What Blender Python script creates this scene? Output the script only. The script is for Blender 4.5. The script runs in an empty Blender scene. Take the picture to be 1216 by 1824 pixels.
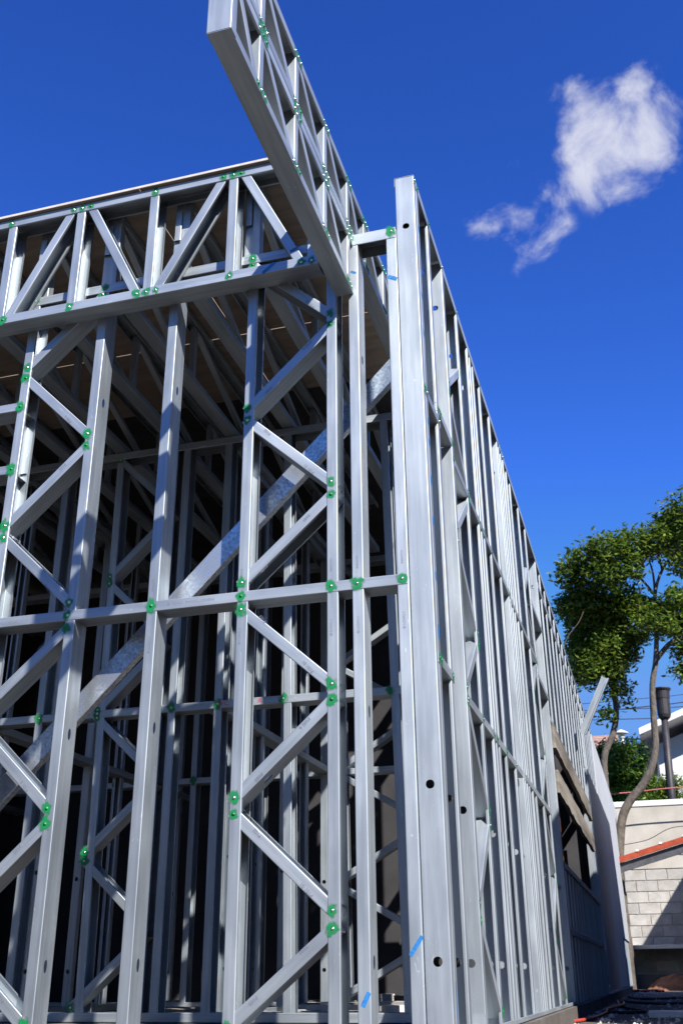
import bpy, bmesh, math, random
from mathutils import Vector, Matrix
random.seed(11)
S = bpy.context.scene
COL = S.collection
# ------------------------------------------------------------------ camera
cam = bpy.data.cameras.new('camera'); co = bpy.data.objects.new('camera', cam); COL.objects.link(co)
cam.sensor_fit = 'VERTICAL'; cam.sensor_height = 36.0; cam.lens = 1812.4 / 1824 * 36
cam.clip_start = 0.05; cam.clip_end = 3000
r = Vector((0.96, 0.27988, -0.00802)); u = Vector((0.12322, -0.3966, 0.90968)); fw = Vector((-0.25142, 0.87429, 0.41523))
co.matrix_world = Matrix(((r.x, u.x, -fw.x, 0), (r.y, u.y, -fw.y, 0), (r.z, u.z, -fw.z, 0.18), (0, 0, 0, 1)))
cam.dof.use_dof = True; cam.dof.focus_distance = 3.9; cam.dof.aperture_fstop = 9
S.camera = co
S.cycles.max_bounces = 5; S.cycles.diffuse_bounces = 1; S.cycles.glossy_bounces = 1; S.cycles.transparent_max_bounces = 12
# ------------------------------------------------------------------ light
sd = Vector((0.923, -1.0, 1.21)).normalized()
sl = bpy.data.lights.new('sun', 'SUN'); sl.energy = 5.0; sl.angle = math.radians(0.5); sl.color = (1.0, 0.965, 0.93)
so = bpy.data.objects.new('sun', sl); COL.objects.link(so)
so.rotation_euler = sd.to_track_quat('Z', 'Y').to_euler()
W = bpy.data.worlds.new('World'); S.world = W; W.use_nodes = True
wn = W.node_tree; N = wn.nodes; Lk = wn.links; N.clear()
def nd(t, **k):
    n = N.new(t)
    for a, b in k.items(): setattr(n, a, b)
    return n
sky = nd('ShaderNodeTexSky'); sky.sky_type = 'NISHITA'; sky.sun_disc = False
sky.sun_elevation = math.asin(sd.z); sky.sun_rotation = math.atan2(sd.x, sd.y)
sky.altitude = 900; sky.air_density = 1.0; sky.dust_density = 0.0; sky.ozone_density = 3.0
hs = nd('ShaderNodeHueSaturation'); hs.inputs['Hue'].default_value = 0.515; hs.inputs['Saturation'].default_value = 1.22; hs.inputs['Value'].default_value = 1.0
Lk.new(sky.outputs[0], hs.inputs['Color'])
tc = nd('ShaderNodeTexCoord')
nz = nd('ShaderNodeTexNoise'); nz.inputs['Scale'].default_value = 16; nz.inputs['Detail'].default_value = 10; nz.inputs['Roughness'].default_value = 0.6; nz.inputs['Distortion'].default_value = 0.35
Lk.new(tc.outputs['Generated'], nz.inputs['Vector'])
acc = None
BL = [(0.0403,0.7288,0.6835,0.052,1),(0.0231,0.7017,0.7121,0.022,.6),(0.0629,0.7082,0.7032,0.026,.8),(0.0737,0.7305,0.6789,0.042,.95),
(0.0927,0.7288,0.6784,0.028,.8),(0.0463,0.7506,0.6591,0.034,.55),(-0.0650,0.7640,0.6420,0.0275,0.506),(-0.0480,0.7690,0.6370,0.0325,0.57),(-0.0290,0.7740,0.6320,0.0275,0.46),
(-0.0620,0.7420,0.6675,0.014,.32),(-0.0430,0.7450,0.6655,0.016,.40),(-0.0230,0.7530,0.6575,0.018,.42),(-0.0080,0.7600,0.6500,0.012,.3),(0.0484,0.7801,0.6237,0.012,.3),(-0.0750,0.7860,0.6130,0.016,.22),(-0.0520,0.7890,0.6110,0.016,.2)]
for x, y, z, rr, a in BL:
    d = nd('ShaderNodeVectorMath', operation='DISTANCE'); d.inputs[1].default_value = (x, y, z)
    Lk.new(tc.outputs['Generated'], d.inputs[0])
    m = nd('ShaderNodeMapRange', interpolation_type='SMOOTHSTEP'); m.inputs['From Min'].default_value = rr * 1.45; m.inputs['From Max'].default_value = rr * 0.05
    m.inputs['To Min'].default_value = 0; m.inputs['To Max'].default_value = a
    Lk.new(d.outputs['Value'], m.inputs['Value'])
    if acc is None: acc = m.outputs[0]
    else:
        ad = nd('ShaderNodeMath', operation='MAXIMUM')
        Lk.new(acc, ad.inputs[0]); Lk.new(m.outputs[0], ad.inputs[1]); acc = ad.outputs[0]
nm = nd('ShaderNodeMapRange'); nm.inputs['From Min'].default_value = 0.28; nm.inputs['From Max'].default_value = 0.72; nm.inputs['To Min'].default_value = -0.85; nm.inputs['To Max'].default_value = 0.42
Lk.new(nz.outputs['Fac'], nm.inputs['Value'])
mul = nd('ShaderNodeMath', operation='ADD'); Lk.new(acc, mul.inputs[0]); Lk.new(nm.outputs[0], mul.inputs[1])
cm = nd('ShaderNodeMapRange', interpolation_type='SMOOTHSTEP'); cm.inputs['From Min'].default_value = 0.0; cm.inputs['From Max'].default_value = 1.0; cm.inputs['To Max'].default_value = 0.92
Lk.new(mul.outputs[0], cm.inputs['Value'])
gate = nd('ShaderNodeMath', operation='MULTIPLY', use_clamp=True); gm = nd('ShaderNodeMapRange'); gm.inputs['From Max'].default_value = 0.12
Lk.new(acc, gm.inputs['Value']); Lk.new(cm.outputs[0], gate.inputs[0]); Lk.new(gm.outputs[0], gate.inputs[1])
# camera-like grade of the clear sky: steeper and bluer towards the zenith, even and without patches
gs = nd('ShaderNodeVectorMath', operation='SCALE'); gs.inputs['Scale'].default_value = 0.1; Lk.new(hs.outputs[0], gs.inputs[0])
gg = nd('ShaderNodeGamma'); gg.inputs['Gamma'].default_value = 1.35; Lk.new(gs.outputs[0], gg.inputs[0])
gmu = nd('ShaderNodeVectorMath', operation='MULTIPLY'); gmu.inputs[1].default_value = (31, 37, 39); Lk.new(gg.outputs[0], gmu.inputs[0])
gmn = nd('ShaderNodeVectorMath', operation='MINIMUM'); gmn.inputs[1].default_value = (1.5, 3.6, 8.6); Lk.new(gmu.outputs[0], gmn.inputs[0])
mx = nd('ShaderNodeMix', data_type='RGBA'); mx.inputs['B'].default_value = (7.6, 7.8, 9.0, 1)
Lk.new(gate.outputs[0], mx.inputs['Factor']); Lk.new(gmn.outputs[0], mx.inputs['A'])
bg = nd('ShaderNodeBackground'); bg.inputs['Strength'].default_value = 0.05; Lk.new(mx.outputs['Result'], bg.inputs['Color'])
wo = nd('ShaderNodeOutputWorld'); Lk.new(bg.outputs[0], wo.inputs['Surface'])
S.view_settings.view_transform = 'Standard'; S.view_settings.look = 'None'; S.view_settings.exposure = 1.0; S.view_settings.gamma = 1.0
S.view_settings.use_curve_mapping = False
# ------------------------------------------------------------------ materials
def mat(name, base, rough=0.6, metal=0.0, var=0.12, scale=8.0, stretch=(1, 1, 1), base2=None, bump=0.0, bscale=None, rvar=0.0, thr=(0.35, 0.65), objvar=0.0, spec=0.5, coord='Object'):
    m = bpy.data.materials.new(name); m.use_nodes = True
    t = m.node_tree; n = t.nodes; l = t.links; b = n['Principled BSDF']
    b.inputs['Roughness'].default_value = rough; b.inputs['Metallic'].default_value = metal; b.inputs['Specular IOR Level'].default_value = spec
    c = n.new('ShaderNodeTexCoord'); mp = n.new('ShaderNodeMapping'); mp.inputs['Scale'].default_value = stretch
    l.new(c.outputs[coord], mp.inputs['Vector'])
    oi = n.new('ShaderNodeObjectInfo')
    off = n.new('ShaderNodeVectorMath'); off.operation = 'SCALE'; off.inputs[0].default_value = (37, 53, 71); l.new(oi.outputs['Random'], off.inputs['Scale']); l.new(off.outputs[0], mp.inputs['Location'])
    q = n.new('ShaderNodeTexNoise'); q.inputs['Scale'].default_value = scale; q.inputs['Detail'].default_value = 6; q.inputs['Roughness'].default_value = 0.6
    l.new(mp.outputs[0], q.inputs['Vector'])
    mr = n.new('ShaderNodeMapRange'); mr.inputs['From Min'].default_value = thr[0]; mr.inputs['From Max'].default_value = thr[1]; l.new(q.outputs['Fac'], mr.inputs['Value'])
    if base2 is None: base2 = tuple(x * (1 - var) for x in base); base = tuple(min(1, x * (1 + var)) for x in base)
    mixn = n.new('ShaderNodeMix'); mixn.data_type = 'RGBA'; mixn.inputs['A'].default_value = (*base2, 1); mixn.inputs['B'].default_value = (*base, 1)
    l.new(mr.outputs[0], mixn.inputs['Factor'])
    out = mixn.outputs['Result']
    if objvar:
        h = n.new('ShaderNodeHueSaturation'); v = n.new('ShaderNodeMapRange'); v.inputs['To Min'].default_value = 1 - objvar; v.inputs['To Max'].default_value = 1 + objvar
        l.new(oi.outputs['Random'], v.inputs['Value']); l.new(v.outputs[0], h.inputs['Value']); l.new(out, h.inputs['Color']); out = h.outputs[0]
    l.new(out, b.inputs['Base Color'])
    if rvar:
        rr = n.new('ShaderNodeMapRange'); rr.inputs['To Min'].default_value = rough - rvar; rr.inputs['To Max'].default_value = rough + rvar
        l.new(mr.outputs[0], rr.inputs['Value']); l.new(rr.outputs[0], b.inputs['Roughness'])
    if bump:
        q2 = n.new('ShaderNodeTexNoise'); q2.inputs['Scale'].default_value = bscale or scale * 3; q2.inputs['Detail'].default_value = 5; l.new(mp.outputs[0], q2.inputs['Vector'])
        bp = n.new('ShaderNodeBump'); bp.inputs['Strength'].default_value = bump; bp.inputs['Distance'].default_value = 0.02
        l.new(q2.outputs['Fac'], bp.inputs['Height']); l.new(bp.outputs[0], b.inputs['Normal'])
    return m
def steel_mat():
    m = bpy.data.materials.new('galvanised_steel'); m.use_nodes = True
    t = m.node_tree; n = t.nodes; l = t.links; b = n['Principled BSDF']
    b.inputs['Metallic'].default_value = 0.85
    c = n.new('ShaderNodeTexCoord'); oi = n.new('ShaderNodeObjectInfo')
    off = n.new('ShaderNodeVectorMath'); off.operation = 'SCALE'; off.inputs[0].default_value = (3.7, 5.3, 17); l.new(oi.outputs['Random'], off.inputs['Scale'])
    mp = n.new('ShaderNodeMapping'); mp.inputs['Scale'].default_value = (1, 1, 0.05); l.new(c.outputs['Object'], mp.inputs['Vector']); l.new(off.outputs[0], mp.inputs['Location'])
    q = n.new('ShaderNodeTexNoise'); q.inputs['Scale'].default_value = 60; q.inputs['Detail'].default_value = 3; l.new(mp.outputs[0], q.inputs['Vector'])
    q3 = n.new('ShaderNodeTexNoise'); q3.inputs['Scale'].default_value = 9; q3.inputs['Detail'].default_value = 6
    mp3 = n.new('ShaderNodeMapping'); mp3.inputs['Scale'].default_value = (1, 1, 0.35); l.new(c.outputs['Object'], mp3.inputs['Vector']); l.new(off.outputs[0], mp3.inputs['Location']); l.new(mp3.outputs[0], q3.inputs['Vector'])
    # scratches and scuffs: sparse thin marks
    q4 = n.new('ShaderNodeTexNoise'); q4.inputs['Scale'].default_value = 55; q4.inputs['Detail'].default_value = 4; q4.inputs['Distortion'].default_value = 1.5; l.new(mp3.outputs[0], q4.inputs['Vector'])
    sc = n.new('ShaderNodeMapRange'); sc.inputs['From Min'].default_value = 0.69; sc.inputs['From Max'].default_value = 0.75; l.new(q4.outputs['Fac'], sc.inputs['Value'])
    ad = n.new('ShaderNodeMath'); ad.operation = 'ADD'; l.new(q.outputs['Fac'], ad.inputs[0]); l.new(q3.outputs['Fac'], ad.inputs[1])
    mr = n.new('ShaderNodeMapRange'); mr.inputs['From Min'].default_value = 0.78; mr.inputs['From Max'].default_value = 1.24; l.new(ad.outputs[0], mr.inputs['Value'])
    x = n.new('ShaderNodeMix'); x.data_type = 'RGBA'; x.inputs['A'].default_value = (0.36, 0.40, 0.43, 1); x.inputs['B'].default_value = (0.49, 0.535, 0.565, 1); l.new(mr.outputs[0], x.inputs['Factor'])
    x2 = n.new('ShaderNodeMix'); x2.data_type = 'RGBA'; x2.inputs['B'].default_value = (0.78, 0.79, 0.79, 1); l.new(x.outputs['Result'], x2.inputs['A'])
    scm = n.new('ShaderNodeMath'); scm.operation = 'MULTIPLY'; scm.inputs[1].default_value = 0.6; l.new(sc.outputs[0], scm.inputs[0]); l.new(scm.outputs[0], x2.inputs['Factor'])
    h = n.new('ShaderNodeHueSaturation'); v = n.new('ShaderNodeMapRange'); v.inputs['To Min'].default_value = 0.92; v.inputs['To Max'].default_value = 1.07
    l.new(oi.outputs['Random'], v.inputs['Value']); l.new(v.outputs[0], h.inputs['Value']); l.new(x2.outputs['Result'], h.inputs['Color']); l.new(h.outputs[0], b.inputs['Base Color'])
    rr = n.new('ShaderNodeMapRange'); rr.inputs['To Min'].default_value = 0.46; rr.inputs['To Max'].default_value = 0.66; l.new(q3.outputs['Fac'], rr.inputs['Value']); l.new(rr.outputs[0], b.inputs['Roughness'])
    bp = n.new('ShaderNodeBump'); bp.inputs['Strength'].default_value = 0.05; bp.inputs['Distance'].default_value = 0.01
    q5 = n.new('ShaderNodeTexNoise'); q5.inputs['Scale'].default_value = 14; q5.inputs['Detail'].default_value = 2; l.new(mp3.outputs[0], q5.inputs['Vector'])
    l.new(q5.outputs['Fac'], bp.inputs['Height']); l.new(bp.outputs[0], b.inputs['Normal'])
    return m
def spangle_mat():
    m = bpy.data.materials.new('spangled_zinc'); m.use_nodes = True
    t = m.node_tree; n = t.nodes; l = t.links; b = n['Principled BSDF']
    b.inputs['Metallic'].default_value = 0.85
    c = n.new('ShaderNodeTexCoord')
    v = n.new('ShaderNodeTexVoronoi'); v.inputs['Scale'].default_value = 110; v.inputs['Randomness'].default_value = 1; l.new(c.outputs['Object'], v.inputs['Vector'])
    q = n.new('ShaderNodeTexNoise'); q.inputs['Scale'].default_value = 90; q.inputs['Detail'].default_value = 6; l.new(c.outputs['Object'], q.inputs['Vector'])
    cr = n.new('ShaderNodeSeparateColor'); l.new(v.outputs['Color'], cr.inputs[0])
    ad = n.new('ShaderNodeMath'); ad.operation = 'MULTIPLY_ADD'; l.new(cr.outputs[0], ad.inputs[0]); ad.inputs[1].default_value = 0.5; l.new(q.outputs['Fac'], ad.inputs[2])
    mr = n.new('ShaderNodeMapRange'); mr.inputs['From Min'].default_value = 0.4; mr.inputs['From Max'].default_value = 1.0; l.new(ad.outputs[0], mr.inputs['Value'])
    x = n.new('ShaderNodeMix'); x.data_type = 'RGBA'; x.inputs['A'].default_value = (0.34, 0.37, 0.41, 1); x.inputs['B'].default_value = (0.62, 0.66, 0.70, 1); l.new(mr.outputs[0], x.inputs['Factor'])
    l.new(x.outputs['Result'], b.inputs['Base Color'])
    rr = n.new('ShaderNodeMapRange'); rr.inputs['To Min'].default_value = 0.55; rr.inputs['To Max'].default_value = 0.3; l.new(mr.outputs[0], rr.inputs['Value']); l.new(rr.outputs[0], b.inputs['Roughness'])
    return m
def paint_mat():
    m = bpy.data.materials.new('green_spray_paint'); m.use_nodes = True
    t = m.node_tree; n = t.nodes; l = t.links; b = n['Principled BSDF']
    b.inputs['Base Color'].default_value = (0.004, 0.20, 0.055, 1); b.inputs['Roughness'].default_value = 0.45
    c = n.new('ShaderNodeTexCoord'); ln = n.new('ShaderNodeVectorMath'); ln.operation = 'LENGTH'
    sc = n.new('ShaderNodeVectorMath'); sc.operation = 'SCALE'; sc.inputs['Scale'].default_value = 1 / 0.030; l.new(c.outputs['Object'], sc.inputs[0]); l.new(sc.outputs[0], ln.inputs[0])
    oi = n.new('ShaderNodeObjectInfo'); of = n.new('ShaderNodeVectorMath'); of.operation = 'MULTIPLY_ADD'
    l.new(oi.outputs['Random'], of.inputs[0]); of.inputs[1].default_value = (91, 37, 53); l.new(c.outputs['Object'], of.inputs[2])
    q = n.new('ShaderNodeTexNoise'); q.inputs['Scale'].default_value = 45; q.inputs['Detail'].default_value = 4; l.new(of.outputs[0], q.inputs['Vector'])
    q2 = n.new('ShaderNodeMath'); q2.operation = 'MULTIPLY_ADD'; l.new(q.outputs['Fac'], q2.inputs[0]); q2.inputs[1].default_value = 1.6; l.new(ln.outputs['Value'], q2.inputs[2])
    mr = n.new('ShaderNodeMapRange'); mr.interpolation_type = 'SMOOTHSTEP'; mr.inputs['From Min'].default_value = 1.85; mr.inputs['From Max'].default_value = 1.2; mr.inputs['To Max'].default_value = 0.96
    l.new(q2.outputs[0], mr.inputs['Value']); l.new(mr.outputs[0], b.inputs['Alpha'])
    return m
MS = steel_mat(); MSP = spangle_mat(); MP = paint_mat()
MSC = mat('zinc_screw', (0.6, 0.65, 0.6), 0.28, 1.0, 0.1, 60)
MSG = mat('green_painted_screw', (0.02, 0.16, 0.055), 0.45, 0.2, 0.3, 60)
MBLUE = mat('blue_marker', (0.02, 0.16, 0.42), 0.5, 0, 0.25, 90)
MINK = mat('grey_print_ink', (0.16, 0.17, 0.22), 0.6)
MRED = mat('red_marker', (0.6, 0.02, 0.02), 0.5)
MPLY = mat('plywood', (0.30, 0.235, 0.175), 0.75, 0, base2=(0.21, 0.155, 0.11), scale=3, stretch=(1, 6, 6), bump=0.15, objvar=0.12)
MPLYE = mat('board_edge', (0.50, 0.46, 0.41), 0.7, 0, 0.1, 30)
MBLK = mat('near_black', (0.03, 0.028, 0.03), 0.8, 0, 0.3, 3)
MCON = mat('concrete_slab', (0.13, 0.112, 0.095), 0.85, 0, base2=(0.08, 0.068, 0.058), scale=2.2, bump=0.4, bscale=30)
MGRD = mat('dusty_concrete_ground', (0.105, 0.092, 0.08), 0.9, 0, base2=(0.065, 0.057, 0.048), scale=1.3, bump=0.5, bscale=14)
MBLKW = mat('concrete_block', (0.44, 0.42, 0.385), 0.9, 0, base2=(0.33, 0.31, 0.28), scale=6, bump=0.5, bscale=70, objvar=0.13)
MMORT = mat('mortar', (0.44, 0.41, 0.37), 0.95, 0, 0.15, 12)
MPLAS = mat('cream_plaster', (0.46, 0.43, 0.375), 0.85, 0, base2=(0.35, 0.32, 0.27), scale=1.6, bump=0.2)
MWHT = mat('white_paint', (0.6, 0.59, 0.57), 0.6, 0, 0.06, 5)
MORG = mat('orange_primer_steel', (0.33, 0.05, 0.018), 0.5, 0.1, 0.2, 9)
MDKS = mat('shade_dark_steel', (0.09, 0.09, 0.10), 0.5, 0.4, 0.2, 9)
MBOARD = mat('fibre_cement_board', (0.40, 0.42, 0.45), 0.75, 0, 0.06, 2.5, objvar=0.04)
MWOOD = mat('weathered_timber', (0.27, 0.24, 0.20), 0.85, 0, base2=(0.08, 0.068, 0.055), scale=7, stretch=(1, 0.08, 1), bump=0.5, coord='Object')
MBARK = mat('bark', (0.14, 0.115, 0.09), 0.9, 0, base2=(0.06, 0.05, 0.04), scale=16, stretch=(1, 1, 0.5), bump=0.8, bscale=30)
MTWIG = mat('twig', (0.12, 0.09, 0.07), 0.9)
MEARTH = mat('red_earth', (0.18, 0.075, 0.04), 0.95, 0, 0.4, 6, bump=0.8)
MCAB = mat('black_cable', (0.02, 0.02, 0.022), 0.5)
MRCAB = mat('red_cable', (0.45, 0.05, 0.03), 0.5)
MTILE = mat('clay_tile', (0.27, 0.16, 0.12), 0.85, 0, 0.3, 5)
MPIPE = mat('black_iron', (0.03, 0.028, 0.032), 0.55, 0.3, 0.3, 8)
MRUST = mat('brown_painted_post', (0.14, 0.045, 0.02), 0.6, 0, 0.2, 9)
def leafmat(name, c1, c2, c3):
    m = bpy.data.materials.new(name); m.use_nodes = True
    t = m.node_tree; n = t.nodes; l = t.links; b = n['Principled BSDF']; b.inputs['Roughness'].default_value = 0.45
    g = n.new('ShaderNodeNewGeometry'); rp = n.new('ShaderNodeValToRGB'); l.new(g.outputs['Random Per Island'], rp.inputs[0])
    e = rp.color_ramp.elements; e[0].color = (*c1, 1); e[1].color = (*c3, 1); e.new(0.55).color = (*c2, 1)
    l.new(rp.outputs[0], b.inputs['Base Color'])
    tr = n.new('ShaderNodeBsdfTranslucent'); l.new(rp.outputs[0], tr.inputs['Color'])
    ms = n.new('ShaderNodeMixShader'); ms.inputs[0].default_value = 0.42; l.new(b.outputs[0], ms.inputs[1]); l.new(tr.outputs[0], ms.inputs[2])
    l.new(ms.outputs[0], n['Material Output'].inputs['Surface'])
    return m
MLEAF = leafmat('tree_leaves', (0.05, 0.10, 0.015), (0.12, 0.20, 0.025), (0.25, 0.30, 0.05))
MLEAF2 = leafmat('bush_leaves', (0.04, 0.10, 0.015), (0.09, 0.19, 0.025), (0.22, 0.32, 0.06))
# ------------------------------------------------------------------ object helpers
WM = {}
def empty(name, label, cat, loc=(0, 0, 0), group=None):
    o = bpy.data.objects.new(name, None); COL.objects.link(o); o.location = loc; o.empty_display_size = 0.2
    o['label'] = label; o['category'] = cat
    if group: o['group'] = group
    WM[o] = Matrix.Translation(loc); return o
def place(name, me, M, parent=None, label=None, cat=None, group=None, kind=None):
    o = bpy.data.objects.new(name, me); COL.objects.link(o); WM[o] = M
    if parent: o.parent = parent; o.matrix_basis = WM[parent].inverted() @ M
    else: o.matrix_basis = M
    for k, v in (('label', label), ('category', cat), ('group', group), ('kind', kind)):
        if v: o[k] = v
    return o
def mesh(name, V, F, mt, smooth=False):
    me = bpy.data.meshes.new(name); me.from_pydata([tuple(v) for v in V], [], F); me.materials.append(mt)
    if smooth: me.polygons.foreach_set('use_smooth', [True] * len(F))
    me.update(); return me
def box(name, a, b, mt, parent=None, bev=0.0, **k):
    a = Vector(a); b = Vector(b); c = (a + b) / 2; h = (b - a) / 2
    key = ('box', round(h.x, 4), round(h.y, 4), round(h.z, 4), mt.name, bev)
    me = CACHE.get(key)
    if not me:
        bm = bmesh.new(); bmesh.ops.create_cube(bm, size=2); bmesh.ops.scale(bm, vec=h, verts=bm.verts)
        if bev: bmesh.ops.bevel(bm, geom=bm.edges[:], offset=bev, segments=1, affect='EDGES')
        me = bpy.data.meshes.new(name); bm.to_mesh(me); bm.free(); me.materials.append(mt); CACHE[key] = me
    return place(name, me, Matrix.Translation(c), parent, **k)
CACHE = {}
def frame_axes(p0, p1, n):
    z = (p1 - p0).normalized(); n = (n - z * n.dot(z)).normalized(); d = n.cross(z)
    return Matrix(((d.x, n.x, z.x, p0.x), (d.y, n.y, z.y, p0.y), (d.z, n.z, z.z, p0.z), (0, 0, 0, 1)))
def cee_mesh(L, w, fl, lip, holes, mt):
    key = ('cee', round(L, 3), w, fl, lip, tuple(holes), mt.name)
    if key in CACHE: return CACHE[key]
    t = 0.0014; R = 0.0032
    def prof(o):
        a = w / 2 - o; v0 = o; vf = fl - o; r = R - o
        P = []
        def arc(cx, cy, a0, a1):
            for k in range(4):
                q = math.radians(a0 + (a1 - a0) * k / 3); P.append((cx + r * math.cos(q), cy + r * math.sin(q)))
        lp = w / 2 - lip
        P.append((-lp, vf))
        arc(-a + r, vf - r, 90, 180); arc(-a + r, v0 + r, 180, 270)
        arc(a - r, v0 + r, 270, 360); arc(a - r, vf - r, 0, 90)
        P.append((lp, vf)); return P
    PO, PI = prof(0), prof(t); n = len(PO)
    V = []; F = []
    for P in (PO, PI):
        for z in (0, L): V += [(x, y, z) for x, y in P]
    O0, O1, I0, I1 = 0, n, 2 * n, 3 * n
    wi = 8  # segment index of the web (between second and third arc)
    for i in range(n - 1):
        if i == wi and holes: continue
        F.append((O0 + i, O0 + i + 1, O1 + i + 1, O1 + i)); F.append((I0 + i + 1, I0 + i, I1 + i, I1 + i + 1))
    for i in range(n - 1):
        F.append((O0 + i + 1, O0 + i, I0 + i, I0 + i + 1)); F.append((O1 + i, O1 + i + 1, I1 + i + 1, I1 + i))
    F.append((O0, O1, I1, I0)); F.append((O1 + n - 1, O0 + n - 1, I0 + n - 1, I1 + n - 1))
    if holes:
        a = PO[wi][0], PO[wi + 1][0]; ca = 0.04
        hw = a[1]
        zs = [0]
        for s, hr, hl in holes: zs += [s - ca, s + ca]
        zs.append(L)
        for y, flip in ((0.0, False), (t, True)):
            def q(f): F.append(tuple(reversed(f)) if flip else tuple(f))
            for k in range(0, len(zs), 2):
                b = len(V); V += [(-hw, y, zs[k]), (hw, y, zs[k]), (hw, y, zs[k + 1]), (-hw, y, zs[k + 1])]; q((b, b + 1, b + 2, b + 3))
            for s, hr, hl in holes:
                per = []
                for k in range(4): per.append((-hw + 2 * hw * k / 4, -ca))
                for k in range(4): per.append((hw, -ca + 2 * ca * k / 4))
                for k in range(4): per.append((hw - 2 * hw * k / 4, ca))
                for k in range(4): per.append((-hw, ca - 2 * ca * k / 4))
                b = len(V); V += [(x, y, s + z) for x, z in per]
                for x, z in per:
                    an = math.atan2(z / ca, x / hw); V.append((hr * math.cos(an), y, s + hl * math.sin(an)))
                for k in range(16):
                    j = (k + 1) % 16; q((b + k, b + j, b + 16 + j, b + 16 + k))
    me = mesh('channel', V, F, mt); CACHE[key] = me; return me
def cee(name, parent, p0, p1, n, w=0.09, fl=0.041, lip=0.011, holes=(), mt=None, **k):
    """lipped C channel: p0-p1 run along the middle of the web's outer face, n points from the web to the open side"""
    p0 = Vector(p0); p1 = Vector(p1); L = (p1 - p0).length
    M = frame_axes(p0, p1, Vector(n))
    return place(name, cee_mesh(L, w, fl, lip, holes, mt or MS), M, parent, **k)
def lathe(P, seg=12):
    V = []; F = []
    for r_, z in P:
        for k in range(seg): V.append((r_ * math.cos(2 * math.pi * k / seg), r_ * math.sin(2 * math.pi * k / seg), z))
    for i in range(len(P) - 1):
        for k in range(seg):
            j = (k + 1) % seg; F.append((i * seg + k, i * seg + j, (i + 1) * seg + j, (i + 1) * seg + k))
    F.append(tuple(range((len(P) - 1) * seg, len(P) * seg)))
    return V, F
V, F = lathe([(0.0068, 0), (0.0068, 0.001), (0.0046, 0.0015), (0.0043, 0.0026), (0.003, 0.004), (0.0011, 0.0046)], 10)
ME_SC = mesh('screw', V, F, MSC, True); ME_SG = mesh('screw', V, F, MSG, True)
V, F = lathe([(0.006, 0), (0.006, 0.0012), (0.0035, 0.003)], 6); ME_SM = mesh('screw', V, F, MSG)
V = [(0.034 * math.cos(k * math.pi / 8), 0.034 * math.sin(k * math.pi / 8), 0) for k in range(16)]
ME_PM = mesh('paint_mark', V, [tuple(range(16))], MP)
def orient(p, n, spin=0.0, s=(1, 1, 1)):
    n = Vector(n).normalized(); up = Vector((0, 0, 1)) if abs(n.z) < 0.9 else Vector((0, 1, 0))
    x = up.cross(n).normalized(); y = n.cross(x)
    return Matrix(((x.x, y.x, n.x, p[0]), (x.y, y.y, n.y, p[1]), (x.z, y.z, n.z, p[2]), (0, 0, 0, 1))) @ Matrix.Rotation(spin, 4, 'Z') @ Matrix.Diagonal((*s, 1))
_lay = [0]
def screw(parent, p, n, paint=True, far=False, big=1.0):
    n = Vector(n); p = Vector(p); _lay[0] = (_lay[0] + 1) % 5
    me = ME_SM if far else (ME_SG if random.random() < 0.35 else ME_SC)
    place('screw', me, orient(p + n * 0.0002, n, random.random() * 3), parent)
    if paint:
        s = big * random.uniform(0.6, 0.88)
        place('paint_mark', ME_PM, orient(p + n * (0.0005 + 0.0002 * _lay[0]), n, random.uniform(-.3, .3), (s * random.uniform(.85, 1.05), s * random.uniform(0.95, 1.3), 1)), parent)
def text(parent, s, p, n, spin, size, mt, name='printed_code'):
    key = ('txt', s, size, mt.name); me = CACHE.get(key)
    if not me:
        cu = bpy.data.curves.new('t', 'FONT'); cu.body = s; cu.size = size; cu.align_x = 'CENTER'; cu.align_y = 'CENTER'; cu.extrude = 0.0; cu.resolution_u = 2
        ob = bpy.data.objects.new('t', cu); COL.objects.link(ob)
        me = bpy.data.meshes.new_from_object(ob); bpy.data.objects.remove(ob); me.materials.clear(); me.materials.append(mt); CACHE[key] = me
    p = Vector(p) + Vector(n) * 0.0004
    return place(name, me, orient(p, n, spin), parent)
def strip(parent, a, b, n, w, mt=None, name='marker_line'):
    a = Vector(a); b = Vector(b); n = Vector(n); d = n.cross((b - a).normalized()) * w / 2; e = (b - a) * 0.12
    n = n * 0.0006
    V = [a - d + n, b - d * 0.7 + n, b + e * .3 + n, b + d + n, a + d * 0.8 + n, a - e * .3 + n]
    return place(name, mesh(name, V, [(0, 1, 2, 3, 4, 5)], mt or MBLUE), Matrix.Identity(4), parent)
def tube_mesh(name, pts, rad, mt, seg=8, smooth=True):
    V = []; F = []; pts = [Vector(p) for p in pts]
    if not isinstance(rad, (list, tuple)): rad = [rad] * len(pts)
    for i, p in enumerate(pts):
        d = (pts[min(i + 1, len(pts) - 1)] - pts[max(i - 1, 0)]).normalized()
        x = d.cross(Vector((0.3, 1, 0.1))).normalized(); y = d.cross(x)
        for k in range(seg):
            a = 2 * math.pi * k / seg; V.append(p + (x * math.cos(a) + y * math.sin(a)) * rad[i])
    for i in range(len(pts) - 1):
        for k in range(seg):
            j = (k + 1) % seg; F.append((i * seg + k, i * seg + j, (i + 1) * seg + j, (i + 1) * seg + k))
    F.append(tuple(range(seg))); F.append(tuple(range((len(pts) - 1) * seg, len(pts) * seg)))
    return mesh(name, V, F, mt, smooth)
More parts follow.
